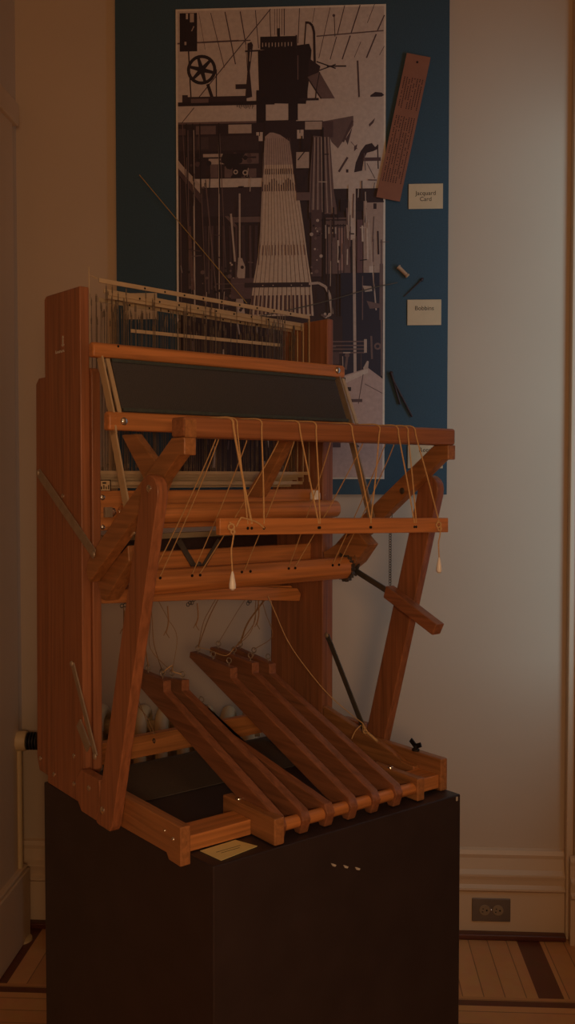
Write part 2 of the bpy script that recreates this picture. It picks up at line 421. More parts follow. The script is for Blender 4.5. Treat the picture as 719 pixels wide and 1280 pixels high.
# middle background
rc(255, 190, 300, 203, L2); rc(300, 190, 325, 203, MD); rc(255, 194, 322, 196, DK)
rc(248, 196, 262, 220, DK); rc(264, 203, 274, 220, MD); rc(282, 206, 292, 220, MD); rc(303, 209, 322, 220, MD)
for k in range(22): disc(238+random.random()*86, 190+random.random()*30, 1.2+random.random()*3, D2 if k % 3 else M2, 9)
poly([(280, 190), (308, 190), (304, 196), (300, 204), (312, 206), (306, 219), (294, 219), (292, 208), (276, 200)], D2)
for (u, v, r) in ((296, 213, 3), (308, 214, 3.4)): disc(u, v, r, L2, 12); disc(u, v, r*.55, D2, 10)
rc(245, 221, 331, 232, LT); rc(400, 224, 480.5, 236, LT)
poly([(223.5, 197), (228, 203), (254, 231), (252, 240), (223.5, 207)], L2); poly([(223.5, 207), (252, 240), (252, 252), (223.5, 214)], M2)
ln(253, 232, 297, 282, 6, MD, 3); rc(253, 233, 333, 268, (.24, .16, .17)); rc(290, 269, 330, 276, MD)
for k in range(9): ln(256+k*8+random.random()*3, 280, 256+k*8+random.random()*5, 360, 1.5+random.random()*2.5, M2 if k % 2 else (.26, .17, .18))
for (u0, v0, u1, v1, w_, c) in ((229, 150, 240, 365, .9, MD), (236, 160, 237, 365, 1, MD), (243, 160, 244, 398, 1.8, L2), (250, 165, 258, 370, 1.1, MD), (258, 222, 272, 372, 1.5, MD), (275, 160, 275, 385, 1.2, L2), (301, 240, 301, 322, 2.2, L2), (290, 265, 295, 325, 2.4, L2), (276, 165, 284, 345, .9, MD), (237, 280, 242, 360, 4, (.40, .26, .22)), (262, 280, 262, 365, 1.4, MD), (226, 220, 227, 375, 1.1, MD)):
    ln(u0, v0, u1, v1, w_, c)
for u in (234, 242, 251, 275): ln(u, 152, u+1, 240, 1.6, D2)
poly([(299, 320), (304, 321), (308, 332), (307, 352), (305, 372), (308, 395), (296, 395), (297, 350)], L2)
for k in range(30): disc(288+random.random()*20, 322+random.random()*70, .8+random.random()*1.8, random.choice((L2, DK, MD)), 7)
for k in range(26): disc(228+random.random()*62, 330+random.random()*62, .8+random.random()*2.2, random.choice((D2, MD, M2)), 7)
rc(290, 346, 320, 372, (.37, .25, .24)); ln(270, 353, 322, 353, 1, MD)
# harness of cords: pale flaring curtain
har = [(333, 165), (365, 165), (369, 200), (374, 235), (381, 280), (386, 320), (391, 352), (394, 394), (313, 394), (318, 352), (324, 320), (327, 280), (329, 235), (332, 200)]
poly(har, (.56, .43, .37)); poly([(332, 205), (369, 205), (374, 235), (381, 280), (386, 320), (391, 352), (394, 394), (313, 394), (318, 352), (324, 320), (327, 280), (329, 235)], (.66, .52, .42))
poly([(332, 150), (372, 150), (372, 170), (366, 178), (352, 168), (340, 164), (333, 170)], DK)
poly([(362, 168), (372, 165), (372, 215), (376, 250), (372, 240), (367, 200)], DK)
def hx(t, v):
    L_ = [(165, 333), (235, 329), (280, 327), (320, 324), (352, 318), (394, 313)]; R_ = [(165, 364), (235, 373), (280, 381), (320, 386), (352, 391), (394, 394)]
    def at(tb):
        for (a, x), (b, y) in zip(tb, tb[1:]):
            if a <= v <= b: return x+(y-x)*(v-a)/(b-a)
        return tb[-1][1]
    return at(L_)+(at(R_)-at(L_))*t
for k in range(13):
    t = (k+.5)/13
    for v0, v1, w_ in ((172, 235, .5), (235, 300, .45), (300, 352, .7), (352, 394, .9)):
        ln(hx(t, v0), v0, hx(t, v1), v1, w_, (.44, .31, .26))
for k in range(15):
    t = (k+.3)/15
    ln(hx(t, 214), 210, hx(t, 217), 217, 1.1, M2); ln(hx(t, 232), 226+4*math.sin(k), hx(t, 238), 238, 1.2, M2)
    ln(hx(t, 305), 305, hx(t, 318), 318, 1, (.46, .30, .26)); ln(hx(t, 370), 368, hx(t, 388), 392, 2.6, (.34, .21, .2))
rc(307, 352, 390, 358, DK); 
for u in (330, 343, 366, 379): disc(u, 355.5, .8, L2, 6)
for p in (((388, 354), (400, 353)), ((400, 353), (409, 358)), ((409, 358), (414, 368)), ((414, 368), (417, 392))): ln(*p[0], *p[1], 3.2, L2)
ln(333, 175, 331, 235, 1.2, L2); ln(331, 190, 325, 330, .8, MD)
# second curtain of strands
poly([(393, 170), (414, 172), (419, 240), (424, 268), (388, 266), (389, 220)], MD)
for k in range(10):
    u = 393+k*2.1; ln(u, 172, u-3+k*.9, 266, .8, L2 if k % 2 else DK)
ln(405, 160, 407, 350, 2.2, D2); rc(388, 265, 406, 273, DK)
ln(379, 170, 380, 224, 1.8, D2); poly([(369, 214), (388, 210), (380, 228), (374, 232)], DK); rc(372, 190, 388, 210, L2); ln(374, 200, 390, 180, 1.4, DK); rc(372, 240, 390, 250, MD)
# right machinery
rc(409, 272, 441, 342, MD); rc(409, 274, 437, 276, DK); rc(409, 281, 434, 283, DK); rc(412, 284, 422, 292, L2); disc(417, 288, 2, DK); rc(424, 285, 432, 338, (.5, .35, .3))
for (u, w_) in ((411, 1.5), (416, 1.2), (424, 1.4), (427, 1), (431, 1.2)): ln(u, 280, u+1, 398, w_, DK)
rc(391, 262, 404, 345, M2); 
for k in range(18): disc(390+random.random()*14, 272+random.random()*75, .8+random.random()*1.8, random.choice((L2, MD, D2)), 7)
poly([(438, 290), (443, 298), (444, 340), (440, 342)], D2); rc(427, 250, 437, 264, D2); rc(446, 252, 456, 264, D2)
rc(437, 232, 446, 300, LT); rc(448, 275, 455, 345, (.40, .26, .25)); rc(456, 252, 480.5, 345, (.56, .43, .36)); rc(460, 252, 481, 254, DK); rc(468, 255, 472, 262, DK)
rc(428, 341, 480.5, 470, NV); rc(412, 395, 430, 470, DK)
ln(444, 298, 446, 470, 3.6, L2); ln(462, 275, 472, 388, 1.6, L2); ln(455, 345, 455, 400, 1.2, MD); rc(463, 333, 470, 341, LT); rc(476, 330, 480.5, 400, MD)
poly([(460, 376), (476, 380), (476, 385), (464, 386)], MD); poly([(455, 357), (466, 358), (467, 364), (458, 365)], L2); ln(478, 300, 479, 470, 2, MD)
for k in range(16): disc(404+random.random()*12, 392+random.random()*60, 1+random.random()*2, random.choice((MD, L2, D2)), 8)
for v in (426, 431, 435.5, 440): rc(413, v, 458, v+1.6, MD)
rc(457, 424, 460.5, 441, L2); ln(466, 420, 467, 449, 2.4, MD); disc(474, 433, 4.5, MD, 12); disc(474, 433, 2.2, NV, 10)
rc(413, 440, 426, 455, M2); disc(436, 444, 3, MD, 10); ln(436, 446, 434, 462, 3, MD); rc(431, 440, 440, 441.5, L2)
random.seed(11)
for k in range(60):
    u = random.choice((random.uniform(226, 320), random.uniform(388, 478))); v = random.uniform(190, 460); c = random.choice((DK, D2, MD, L2, M2))
    if random.random() < .6: ln(u, v, u+random.uniform(-2, 2), v+random.uniform(6, 34), random.uniform(.5, 1.4), c)
    else: ln(u, v, u+random.uniform(4, 14), v+random.uniform(-1, 1), random.uniform(.6, 1.6), c)
for k in range(26):
    u = random.uniform(405, 476); v = random.uniform(236, 330); ln(u, v, u+random.uniform(-1, 1), v+random.uniform(10, 40), random.uniform(.8, 2.4), random.choice((DK, LT, MD, L2)))
# floor of the photographed room
poly([(430, 470), (462, 460), (480.5, 474), (480.5, 597.5), (395, 597.5), (395, 520), (426, 475)], (.60, .46, .40)); poly([(456, 460), (461, 451), (463, 452), (461, 474)], L2)
poly([(430, 472), (462, 461), (462, 466), (432, 480)], LT)
rc(426, 472, 434, 520, DK); rc(428, 484, 441, 489, D2); rc(430, 499, 455, 503, M2); rc(430, 505, 436, 518, D2); ln(456, 468, 450, 505, 1, M2); ln(458, 480, 480, 492, 1, MD)
ln(435, 545, 450, 560, 2, DK, 4); rc(416, 552, 428, 560, M2)
rc(395, 455, 404, 597.5, M2); rc(228, 395, 395, 597.5, DK)
for k in range(70):
    u = 229+random.random()*165; v = 398+random.random()*190; ln(u, v, u+random.uniform(-3, 3), v+8+random.random()*22, .8+random.random()*2, random.choice((MD, M2, D2, L2)))
pr = sheet.build('photograph', M['print'], bd)
ca = pr.data.color_attributes.new('ink', 'FLOAT_COLOR', 'CORNER')
li = 0
for p, c in zip(pr.data.polygons, cols):
    k_ = 1.17 if sum(c) > 1.1 else 1.0
    cc = lin([min(.95, c[0]*k_*.98), min(.95, c[1]*k_*1.1), min(.95, c[2]*k_*1.17)])
    for l in p.loop_indices: ca.data[l].color = (*cc, 1)
MB().box(-.487-bx, .143-bx, -.0184, -.0158, 1.398-bz, 2.803-bz).build('print_mount', M['paper'], bd)

def caption(x0, x1, z0, z1, body, label, size, tilt=0., dz=0., off=0.):
    c = empty('caption_card', ((x0+x1)/2, BY, z0)); c.rotation_euler.y = tilt
    tag(c, label, 'caption card', None)
    MB().box(-(x1-x0)/2, (x1-x0)/2, -.0035-off, -.0005-off, 0, z1-z0).build('card', M['paper'], c, bevel=.0006)
    text_mesh('lettering', body, size, M['ink'], c, (0, -.0037-off, (z1-z0)*.5+dz))
    return c
caption(.212, .314, 2.202, 2.276, 'Jacquard\nCard', 'cream caption card reading Jacquard Card, under the punched card', .0175)
caption(.210, .311, 1.857, 1.933, 'Bobbins', 'cream caption card reading Bobbins on the right of the teal board', .018, 0, .012)
caption(.213, .318, 1.428, 1.506, 'Reed', 'cream caption card reading Reed, half hidden behind the right support arm', .019, .0, .016, .0)
caption(-.648, -.548, 1.882, 1.961, 'Heddles', 'cream caption card reading Heddles, seen behind the heddle wires', .0165, .0, .010)

# punched jacquard card
jc = empty('jacquard_card', (.195, BY, 2.44)); jc.rotation_euler.y = math.atan2(.089, .42)
tag(jc, 'long brown punched card with rows of holes pinned at a slant on the teal board', 'punched card')
h_ = MB().box(-.036, .036, -.0105, -.008, -.215, .215); h_.mi = 1
h_.lathe((0, -.0106, .194), (0, -1, 0), [(0, .0035), (.0002, .0035)], 10)
random.seed(3)
for blk in ((.145, .055), (.030, -.165)):
    for c in range(8):
        x = -.027+c*.0077; z = blk[0]
        while z > blk[1]:
            if random.random() < (.95 if c % 2 else .68): h_.box(x-.0014, x+.0014, -.0108, -.0104, z-.0016, z+.0016)
            z -= .0052
h_.build('card', [M['jac'], M['hole']], jc)

# bobbin and pins on the board
b_ = MB(); d = Vector((.031, 0, -.031)).normalized()
b_.lathe((.181, BY-.009, 2.031), d, [(0, .003), (.001, .0075), (.004, .0075), (.005, .006), (.036, .0055), (.038, .0075), (.042, .0072), (.043, .003)], 14)
tag(b_.build('bobbin', M['thread'], smooth=True), 'small pale bobbin fixed at a slant above the Bobbins caption', 'bobbin')
b_ = MB(); b_.tube([(.253, BY-.004, 1.992), (.236, BY-.004, 1.976), (.201, BY-.003, 1.943)], .0028, 8, r2=.0016)
b_.dome((.251, BY-.004, 1.990), (.7, 0, .7), .005, .010)
tag(b_.build('bobbin_spindle', M['darkwood'], smooth=True), 'thin dark spindle slanting between the bobbin and the Bobbins caption', 'spindle')
b_ = MB(); b_.tube([(.163, BY-.008, 1.712), (.170, BY-.008, 1.69), (.226, BY-.006, 1.583)], .0045, 8, r2=.003); b_.tube([(.166, BY-.008, 1.70), (.19, BY-.006, 1.62)], .003, 8)
b_.dome((.163, BY-.008, 1.712), (-.4, 0, .9), .006, .008)
tag(b_.build('reed_hook', M['darkwood'], smooth=True), 'dark reed hook hung at a slant on the lower right of the teal board', 'hook')
b_ = MB().tube([(-.598, BY-.010, 2.314), (-.272, BY-.014, 1.925)], .0013, 6)
tag(b_.build('heddle_thread', M['ythread']), 'yellowish thread stretched diagonally across the left of the photograph', 'thread')
b_ = MB().tube(smooth_path([(-.245, BY-.012, 1.884), (-.05, BY-.012, 1.925), (.10, BY-.012, 1.966), (.18, BY-.010, 1.983)], 4), .0016, 6)
tag(b_.build('black_wire', M['dmetal']), 'thin black wire crossing the photograph towards the bobbin', 'wire')

# ------------------------------------------------------------------ pedestal (its own frame = loom frame)
ANG = math.radians(40.5)
OX, OY, ZP = -.2026, 1.5241, .76
ped = empty('pedestal', (OX, OY, 0), ANG); tag(ped, 'tall black painted pedestal carrying the loom', 'pedestal')
quad = [(0, 0), (.594, -.004), (.568, .583), (-.046, .583)]
m_ = MB(); n = 4
m_.add([(x, y, 0) for x, y in quad]+[(x, y, ZP-.0005) for x, y in quad], [(3, 2, 1, 0), (4, 5, 6, 7)]+[(i, (i+1) % 4, 4+(i+1) % 4, 4+i) for i in range(4)])
m_.build('body', M['black'], ped, bevel=.003)
c_ = MB()
for (x, z, a) in ((.258, -.0605, .006), (.287, -.071, .006), (.316, -.082, .0065)):
    c_.xz([(x-a, ZP+z+.003), (x-.001, ZP+z+.001), (x+a, ZP+z-.003), (x+a*.6, ZP+z-.0055), (x-a*.4, ZP+z-.003)], -.0033-.0002, -.0015)
c_.build('paint_chip', M['chip'], ped)
MB().box(.580, .584, -.0055, -.0035, ZP-.012, ZP-.004).build('paint_chip', M['chip'], ped)

fm = MB().box(.012, .505, .345, .562, 0, .0018).build('grey_sheet', M['mat'], loc=(OX, OY, ZP), rotz=ANG)  # thin sheet, greyer than the black pedestal top around it
tag(fm, 'thin grey sheet on the pedestal top under the back of the loom', 'mat')
cm = MB(); cm.add([(.017, .067, .0), (.092, .070, .0), (.107, .024, .0), (.023, .011, .0), (.017, .067, .001), (.092, .070, .001), (.107, .024, .001), (.023, .011, .001)],
       [(0, 1, 2, 3), (7, 6, 5, 4), (0, 4, 5, 1), (1, 5, 6, 2), (2, 6, 7, 3), (3, 7, 4, 0)])
# kept clear of the front rail: the card lies just in front of it
cd_ = cm.build('paper_card', M['paperY'], loc=(OX, OY, ZP), rotz=ANG); tag(cd_, 'small yellow paper card lying on the front corner of the black pedestal', 'card')
MB().box(.035, .085, .0435, .0445, .001, .0012).box(.04, .078, .036, .037, .001, .0012).build('writing', M['ink'], cd_)

# ------------------------------------------------------------------ the loom
loom = empty('floor_loom', (OX, OY, ZP), ANG)
tag(loom, 'orange-brown wooden weaving loom with treadles, standing on the black pedestal', 'loom')
WX_, WYm, WZ, WD_, WBm = M['woodX'], M['woodY'], M['woodZ'], M['woodD'], M['woodB']
BV = .0022
def rnd(pts, k=3): return pts
def screw(parent, x, y, z, ax=(-1, 0, 0), r=.0048, h=.003, name='screw', m='steel'):
    o = MB().dome((x, y, z), ax, r, h).build(name, M[m], parent, smooth=True); return o

# --- castle: narrow outer board and wide inner board on each side
def castle(xo, xi, xw, out):
    a, b = min(xo, xi), max(xo, xi); c, d_ = min(xi, xw), max(xi, xw)
    u = MB().yz([(.393, .002), (.393, 1.006), (.550, 1.010), (.560, 1.004), (.565, .002)], a, b).build('castle_upright', WZ, loom, bevel=BV)
    yb = .655 if out < 0 else .578
    s = MB().yz([(.420, .0), (.420, .035), (.388, .07), (.386, .840), (.394, .852), (yb-.015, .852), (yb, .840), (yb+.013, .03), (yb, .002)], c, d_).build('castle_side_board', WZ, loom, bevel=BV)
    return u, s
ul, sl = castle(-.045, -.025, -.006, -1)
ur, sr = castle(.590, .571, .553, 1)
for (y, z) in ((.434, .09), (.531, .028), (.435, .033), (.476, .603)): screw(ul, -.045, y, z, r=.005)
screw(sl, -.025, .648, .03, r=.005)
# small white maker's mark low-contrast: illegible at this size, built as a figure and a row of strokes
mk = MB()
for i, (y0, hh) in enumerate([(.504, .011), (.497, .007), (.491, .007), (.485, .008), (.479, .006), (.473, .007), (.467, .007)]):
    hh *= .6; mk.box(-.0456, -.0448, y0-.0012, y0+.0012, .888, .888+hh); mk.box(-.0456, -.0448, y0-.004, y0, .888+(i % 2)*hh*.7, .8895+(i % 2)*hh*.7)
mk.dome((-.045, .470, .917), (-1, 0, 0), .0035, .0006); mk.box(-.0456, -.0448, .4675, .4725, .899, .913); mk.box(-.0456, -.0448, .464, .476, .901, .9035)
mk.build('maker_mark', M['chip'], ul)

# --- base: side rails, rear rail, stub front rails
def side_rail(x0, x1):
    return MB().yz([(.029, 0), (.029, .066), (.33, .064), (.388, .064), (.388, .002), (.075, .010), (.068, 0)], x0, x1).build('base_rail', WYm, loom, bevel=BV)
rl = side_rail(-.045, -.025); rr = side_rail(.571, .590)
screw(rl, -.045, .052, .040, r=.004); screw(rl, -.045, .078, .047, r=.002)
MB().box(-.006, .553, .556, .576, .018, .066).build('rear_rail', WX_, loom, bevel=BV)
for x, y in ((.20, .5555), (.335, .5555)):
    e_ = MB().ring((x, y-.006, .052), (1, 0, 0), .0045, .0012, 12); e_.tube([(x, y, .052), (x, y-.003, .052)], .0012); e_.build('screw_eye', M['dmetal'], loom, smooth=True)
MB().box(-.025, .128, .072, .130, .001, .029).build('front_rail', WX_, loom, bevel=BV)
MB().box(.507, .571, .034, .092, .006, .034).build('front_rail', WX_, loom, bevel=BV)
# treadle hinge blocks and dowel
b1 = MB().box(.128, .150, .002, .165, .001, .049).build('hinge_block', WYm, loom, bevel=.003); MB().lathe((.139, .128, .049), (0, 0, 1), [(0, .0065), (.0018, .006), (.0022, .002)], 16).build('screw', M['steel'], b1, smooth=True)
b2_ = MB().box(.487, .507, .012, .15, .001, .046).build('hinge_block', WYm, loom, bevel=.003); MB().lathe((.497, .10, .046), (0, 0, 1), [(0, .0065), (.0018, .006), (.0022, .002)], 16).build('screw', M['steel'], b2_, smooth=True)
MB().cyl((.146, .028, .024), (.490, .028, .024), .0115, 20).build('treadle_dowel', WX_, loom, smooth=True)

# --- front legs (outside the base) with foot plate
LEG = [(.300, .0), (.232, .0), (.215, .06), (.064, .60)]
cap = [(.0905+.029*math.cos(a), .616+.029*math.sin(a)) for a in [PI*k/8 for k in range(0, 9)]]
def leg(x0, x1):
    pts = [(.296, .002), (.286, .0), (.242, .0), (.232, .012), (.064, .60)]+cap[::-1]+[(.1205, .605)]
    return MB().yz(pts, x0, x1).build('front_leg', WZ, loom, bevel=BV)
l1 = leg(-.066, -.0455); l2 = leg(.5905, .611)
screw(l1, -.066, .089, .622, r=.0065, h=.004, name='bolt'); screw(l1, -.066, .268, .032, r=.007, h=.004, name='bolt')
screw(l2, .5905, .150, .330, r=.0005, h=.0003, name='bolt') if False else None
for x0, x1, ax in ((-.0655, -.0455, -1), (.5905, .6105, 1)):
    pl = [(.300, .006)]+[(.375+.028*math.cos(a), .045+.036*math.sin(a)) for a in [-PI/2+PI*k/8 for k in range(9)]]+[(.275, .081)]
    f = MB().yz([(.297, .004), (.36, .004), (.374, .018), (.376, .065), (.362, .083), (.285, .083), (.28, .05)], x0, x1).build('foot_plate', WZ, loom, bevel=BV)
    if ax < 0: screw(f, x0, .325, .058, r=.0055, name='bolt')

# --- support arms carrying the breast beam, and their bearing blocks
ARM = [(.012, .7052), (.052, .7052), (.315, .523), (.368, .480), (.376, .458), (.362, .440), (.224, .536), (.030, .676), (.012, .676)]
BLKL = [(.374, .440), (.250, .517), (.246, .487), (.342, .405), (.360, .407)]
BLK = [(.362, .470), (.250, .524), (.212, .496), (.250, .455), (.322, .411), (.352, .422)]
for x0, x1, y0, y1 in ((-.045, -.022, -.0215, .009), (.568, .590, .534, .5675)):
    a = MB().yz(ARM, x0, x1).build('support_arm', WYm, loom, bevel=BV)
    b = MB().yz(BLKL if x0 < 0 else BLK, y0, y1).build('bearing_block', WYm, a, bevel=BV)
    if x0 > 0: screw(a, .568, .142, .612, (-1, 0, 0), .007, .003, 'bolt', 'dmetal')
MB().yz([(.272, .718), (.220, .718), (.108, .640), (.135, .605), (.150, .600)], -.0215, -.006).build('brace', WYm, loom, bevel=BV)
MB().yz([(.120, .645), (.150, .600), (.205, .700)][:0] or [(.203, .716), (.176, .716), (.275, .600), (.330, .600)], .292, .312).build('brace', WYm, loom, bevel=BV)
# --- breast beam
bb = MB().box(-.045, .590, .012, .054, .705, .738).build('breast_beam', WBm, loom, bevel=.005)
MB().yz([(.0545, .725), (.0545, .738)][:0] or [(.0105, .705), (.0118, .705), (.0118, .7335), (.0105, .7335)], -.044, -.0225).build('end_joint', WYm, bb)

# --- beater: two rails, reed and swinging metal arms
bt = MB().yz([(.334, .866), (.334, .888), (.339, .894), (.352, .894), (.356, .889), (.356, .866)], -.046, .576).build('beater', WX_, loom, bevel=.004)
MB().yz([(.283, .727), (.283, .755), (.289, .762), (.301, .762), (.307, .756), (.307, .727)], -.040, .566).build('lower_rail', WX_, bt, bevel=.004)
rd = MB().add([(-.008, .338, .866), (.546, .338, .866), (.546, .292, .762), (-.008, .292, .762), (-.008, .342, .866), (.546, .342, .866), (.546, .296, .762), (-.008, .296, .762)],
     [(0, 1, 2, 3), (7, 6, 5, 4), (0, 4, 5, 1), (1, 5, 6, 2), (2, 6, 7, 3), (3, 7, 4, 0)]).build('reed', M['reed'], bt)
dn = MB()
for i in range(184):
    x = -.006+i*.003; dn.bar((x, .3378, .8655), (x, .2918, .7625), .0006, .0010, (0, 1, 0))
tag(dn.build('reed_dents', M['reed'], rd), kind='stuff')
MB().bar((-.008, .3355, .862), (.546, .3355, .862), .006, .006).build('reed_binding', M['reedrim'], rd)
MB().bar((-.008, .2905, .7665), (.546, .2905, .7665), .006, .006).build('reed_binding', M['reedrim'], rd)
for x0 in (-.027, .560):
    a_ = MB().bar((x0, .345, .868), (x0, .292, .745), .0035, .020, (1, 0, 0))
    a_.bar((x0, .294, .728), (x0, .222, .536), .0035, .020, (1, 0, 0)); a_.bar((x0, .297, .75), (x0, .289, .72), .0035, .020, (1, 0, 0))
    a_.build('beater_arm', M['alu'] if x0 < 0 else M['metal'], bt)
    a_ = MB().bar((x0+.012, .338, .864), (x0+.012, .290, .76), .008, .0035, (1, 0, 0)).build('reed_bracket', M['alu'], bt)
MB().dome((-.010, .283, .744), (0, -1, 0), .0075, .005).build('bolt', M['steel'], bt, smooth=True)
MB().dome((.553, .334, .881), (0, -1, 0), .0075, .005).build('bolt', M['steel'], bt, smooth=True)
MB().lathe((.006, .3342, .889), (0, -1, 0), [(0, .0025), (.0003, .0025)], 10).build('hole', M['slot'], bt)

# --- shafts with wire heddles
nh = 0
SH = [(.430, 1.030, 1.012, .938, .941), (.452, 1.012, .996, .930, .930), (.474, 1.020, 1.000, .935, .935), (.496, 1.005, .990, .925, .925)]
clusters = [(.0, .045, 5), (.05, .10, 9), (.10, .17, 4), (.17, .24, 9), (.26, .40, 9), (.40, .545, 18)]
for si, (y, zl, zr, zbl, zbr) in enumerate(SH):
    x0, x1 = -.004, .548
    zb = .650-.006*si; zc = .628-.003*si
    f = MB().bar((x0+(.018 if si == 0 else .05), y, zl), (x1, y, zr), .0085, .003)
    if si == 0: f.tube(smooth_path([(x0+.015, y, zl+.003), (x0-.002, y, zl+.006), (x0-.003, y, zl-.01), (x0-.003, y, .64)], 3), .0013, 6)
    else: f.tube([(x0, y, .985), (x0, y, .64)], .0016, 6)
    f.tube([(x1, y, zr), (x1, y, .63)], .0016, 6)
    if si == 0: f.bar((x0+.09, y+.004, zbl), (x1-.08, y+.004, zbr), .007, .002)
    if si == 1: f.bar((x0+.05, y+.004, zl-.006), (x1, y+.004, zr-.008), .0085, .003)
    f.bar((x0, y, zb), (x1, y, zb), .007, .003); 
    if si in (0, 2): f.bar((x0, y, zc), (x1-.02, y, zc), .0075, .003)
    f.mi = 1
    for k in range(9): f.lathe((x0+.12+k*.047, y-.0016, zl+(zr-zl)*(.12+k*.047)/.55), (0, -1, 0), [(0, .0022), (.0003, .0022)], 8)
    fo = f.build('shaft', [M['alu'], M['slot']], loom)
    rest = MB(); cnt = 0
    for (a, b, n_) in clusters:
        for j in range(n_):
            x = random.uniform(a, b); zt = zl+(zr-zl)*(x-x0)/(x1-x0)-.004
            h = MB() if cnt < 25 else rest
            wv = random.uniform(-.002, .002); tz = zt-random.choice((0, .012, .02, .03))
            h.tube([(x, y, tz), (x+wv, y, .85), (x, y, zb+.003)], .00055, 4, cap=False)
            h.bar((x, y, tz-.004), (x, y, tz-.016), .0022, .001, (1, 0, 0)); h.bar((x+wv, y, .856), (x+wv, y, .848), .0022, .001, (1, 0, 0))
            h.bar((x, y, zb+.010), (x, y, zb+.018), .0022, .001, (1, 0, 0))
            if cnt < 25: h.build('heddle', M['wire'], fo)
            cnt += 1
    tag(rest.build('heddle', M['wire'], fo), kind='stuff')

# --- cross beam, roller and number plate behind the heddles
cb = MB().box(-.006, .553, .398, .4175, .536, .614).build('castle_cross_beam', WX_, loom, bevel=BV)
screw(cb, .003, .398, .601, (0, -1, 0), .0055, .003); screw(cb, .003, .398, .543, (0, -1, 0), .005, .003)
MB().lathe((.020, .398, .572), (0, -1, 0), [(0, .010), (.006, .010), (.0085, .006), (.009, .002)], 6).build('square_nut', M['steel'], cb)
MB().box(.004, .020, .388, .398, .562, .582).build('hasp', M['metal'], cb, bevel=.001)
tg = MB().box(-.003, .020, .3965, .399, .6145, .636).build('number_plate', M['paper'], cb)
t2 = MB()
for k in range(4):
    t2.box(-.001+k*.005, .001+k*.005, .3960, .3966, .617, .6225+(k % 2)*.003)
t2.box(-.003, -.0018, .396, .3966, .6145, .636); t2.box(-.003, .020, .396, .3966, .634, .636); t2.box(.018, .020, .396, .3966, .6145, .636); t2.box(.002, .010, .396, .3966, .628, .631)
t2.build('plate_marks', M['ink'], tg)
MB().lathe((.030, .372, .568), (1, 0, 0), [(0, .018), (.004, .0205), (.535, .0205), (.550, .019), (.556, .012)], 24).build('roller', WX_, loom, smooth=True)
hk = MB().lathe((.528, .383, .590), (0, 0, 1), [(0, .012), (.014, .012), (.021, .007)], 16); hk.build('roller_end_cap', M['glass_tip'], loom, smooth=True)
hk = MB().ring((.561, .3905, .600), (1, 0, 0), .0035, .001, 12); hk.ring((.561, .3905, .535), (1, 0, 0), .0035, .001, 12); hk.build('hook', M['metal'], loom)

# --- lams and inner cross pieces
MB().box(-.006, .553, .600, .622, .498, .512).build('rear_metal_bar', M['alu'], loom)
MB().box(-.006, .553, .560, .600, .452, .500).build('rear_cross_bar', M['darkwood'], loom, bevel=BV)
MB().box(-.006, .553, .428, .446, .448, .486).build('upper_lam', WX_, loom, bevel=BV)
for i, (y, zl, zr) in enumerate(((.462, .398, .362), (.486, .396, .366), (.510, .394, .362), (.534, .396, .368))):
    o = MB().xz([(0, zl-.014), (0, zl+.014), (.30, (zl+zr)/2+.022), (.540, zr+.016), (.550, zr+.002), (.546, zr-.015), (.30, (zl+zr)/2-.010)], y, y+.012).build('lam', WX_, loom, bevel=BV)
    for k in range(3):
        x = .08+k*.16+i*.02; z = zl+(zr-zl)*x/.55-.013
        MB().ring((x, y+.006, z-.006), (0, 1, 0), .004, .0009, 10).build('screw_eye', M['dmetal'], o, smooth=True)
sc = MB().bar((.19, .423, .508), (.245, .423, .425), .012, .003, (1, 0, 0)); sc.bar((.29, .420, .505), (.235, .420, .430), .010, .003, (1, 0, 0)); sc.dome((.238, .419, .455), (0, -1, 0), .006, .003)
sc.build('scissor_link', M['dmetal'], loom)

# --- cloth beam with ratchet, pawl lever and chain
oct_ = [(.278+.0265*math.cos(a), .442+.0255*math.sin(a)) for a in [PI/8+PI/4*k for k in range(8)]]
clb = MB().yz(oct_, .011, .532).build('cloth_beam', WX_, loom, bevel=.004)
hb = MB()
for x in (.030, .048, .118, .136, .234, .255, .352, .369, .471, .489): hb.lathe((x, .2535, .452), (0, -1, .0), [(0, .0028), (.0012, .0028)], 10)
hb.build('cord_holes', M['slot'], clb)
rt = MB(); gp = []
for k in range(36):
    r = .030 if k % 2 == 0 else .0245; a = 2*PI*k/36; gp.append((.278+r*math.cos(a), .440+r*math.sin(a)))
rt.yz(gp, .524, .5335); rt.build('ratchet', M['dmetal'], clb)
lv = MB().bar((.551, .300, .452), (.551, .262, .436), .030, .004, (0, .3, 1)).bar((.551, .275, .436), (.551, .135, .388), .012, .004)
lv.bar((.5315, .300, .47), (.5315, .262, .452), .006, .003); lv.cyl((.534, .278, .442), (.560, .278, .442), .006, 12)
lv = lv.build('pawl_lever', M['dmetal'], loom)
# lever handle slants down to the front
MB().yz([(.170, .410), (.178, .384), (.034, .322), (.022, .345)], .548, .572).build('lever_handle', WD_, loom, bevel=BV)
sp = MB()
sp.tube(smooth_path([(.5325, .252, .470), (.5325, .246, .462), (.5325, .250, .452), (.5325, .262, .446), (.5325, .268, .455)], 4), .0014, 6); sp.build('pawl_spring', M['steel'], loom, smooth=True)
ch = MB(); zt = .548
ch.tube(smooth_path([(.580, .196, .560), (.580, .190, .568), (.580, .184, .560), (.580, .188, .545)], 3), .001, 5)
for k in range(26):
    ch.ring((.580, .190, zt-k*.0055), (1, 0, 0) if k % 2 else (0, 1, 0), .0034, .0009, 8, 4)
ch.build('chain', M['dmetal'], loom, smooth=True)

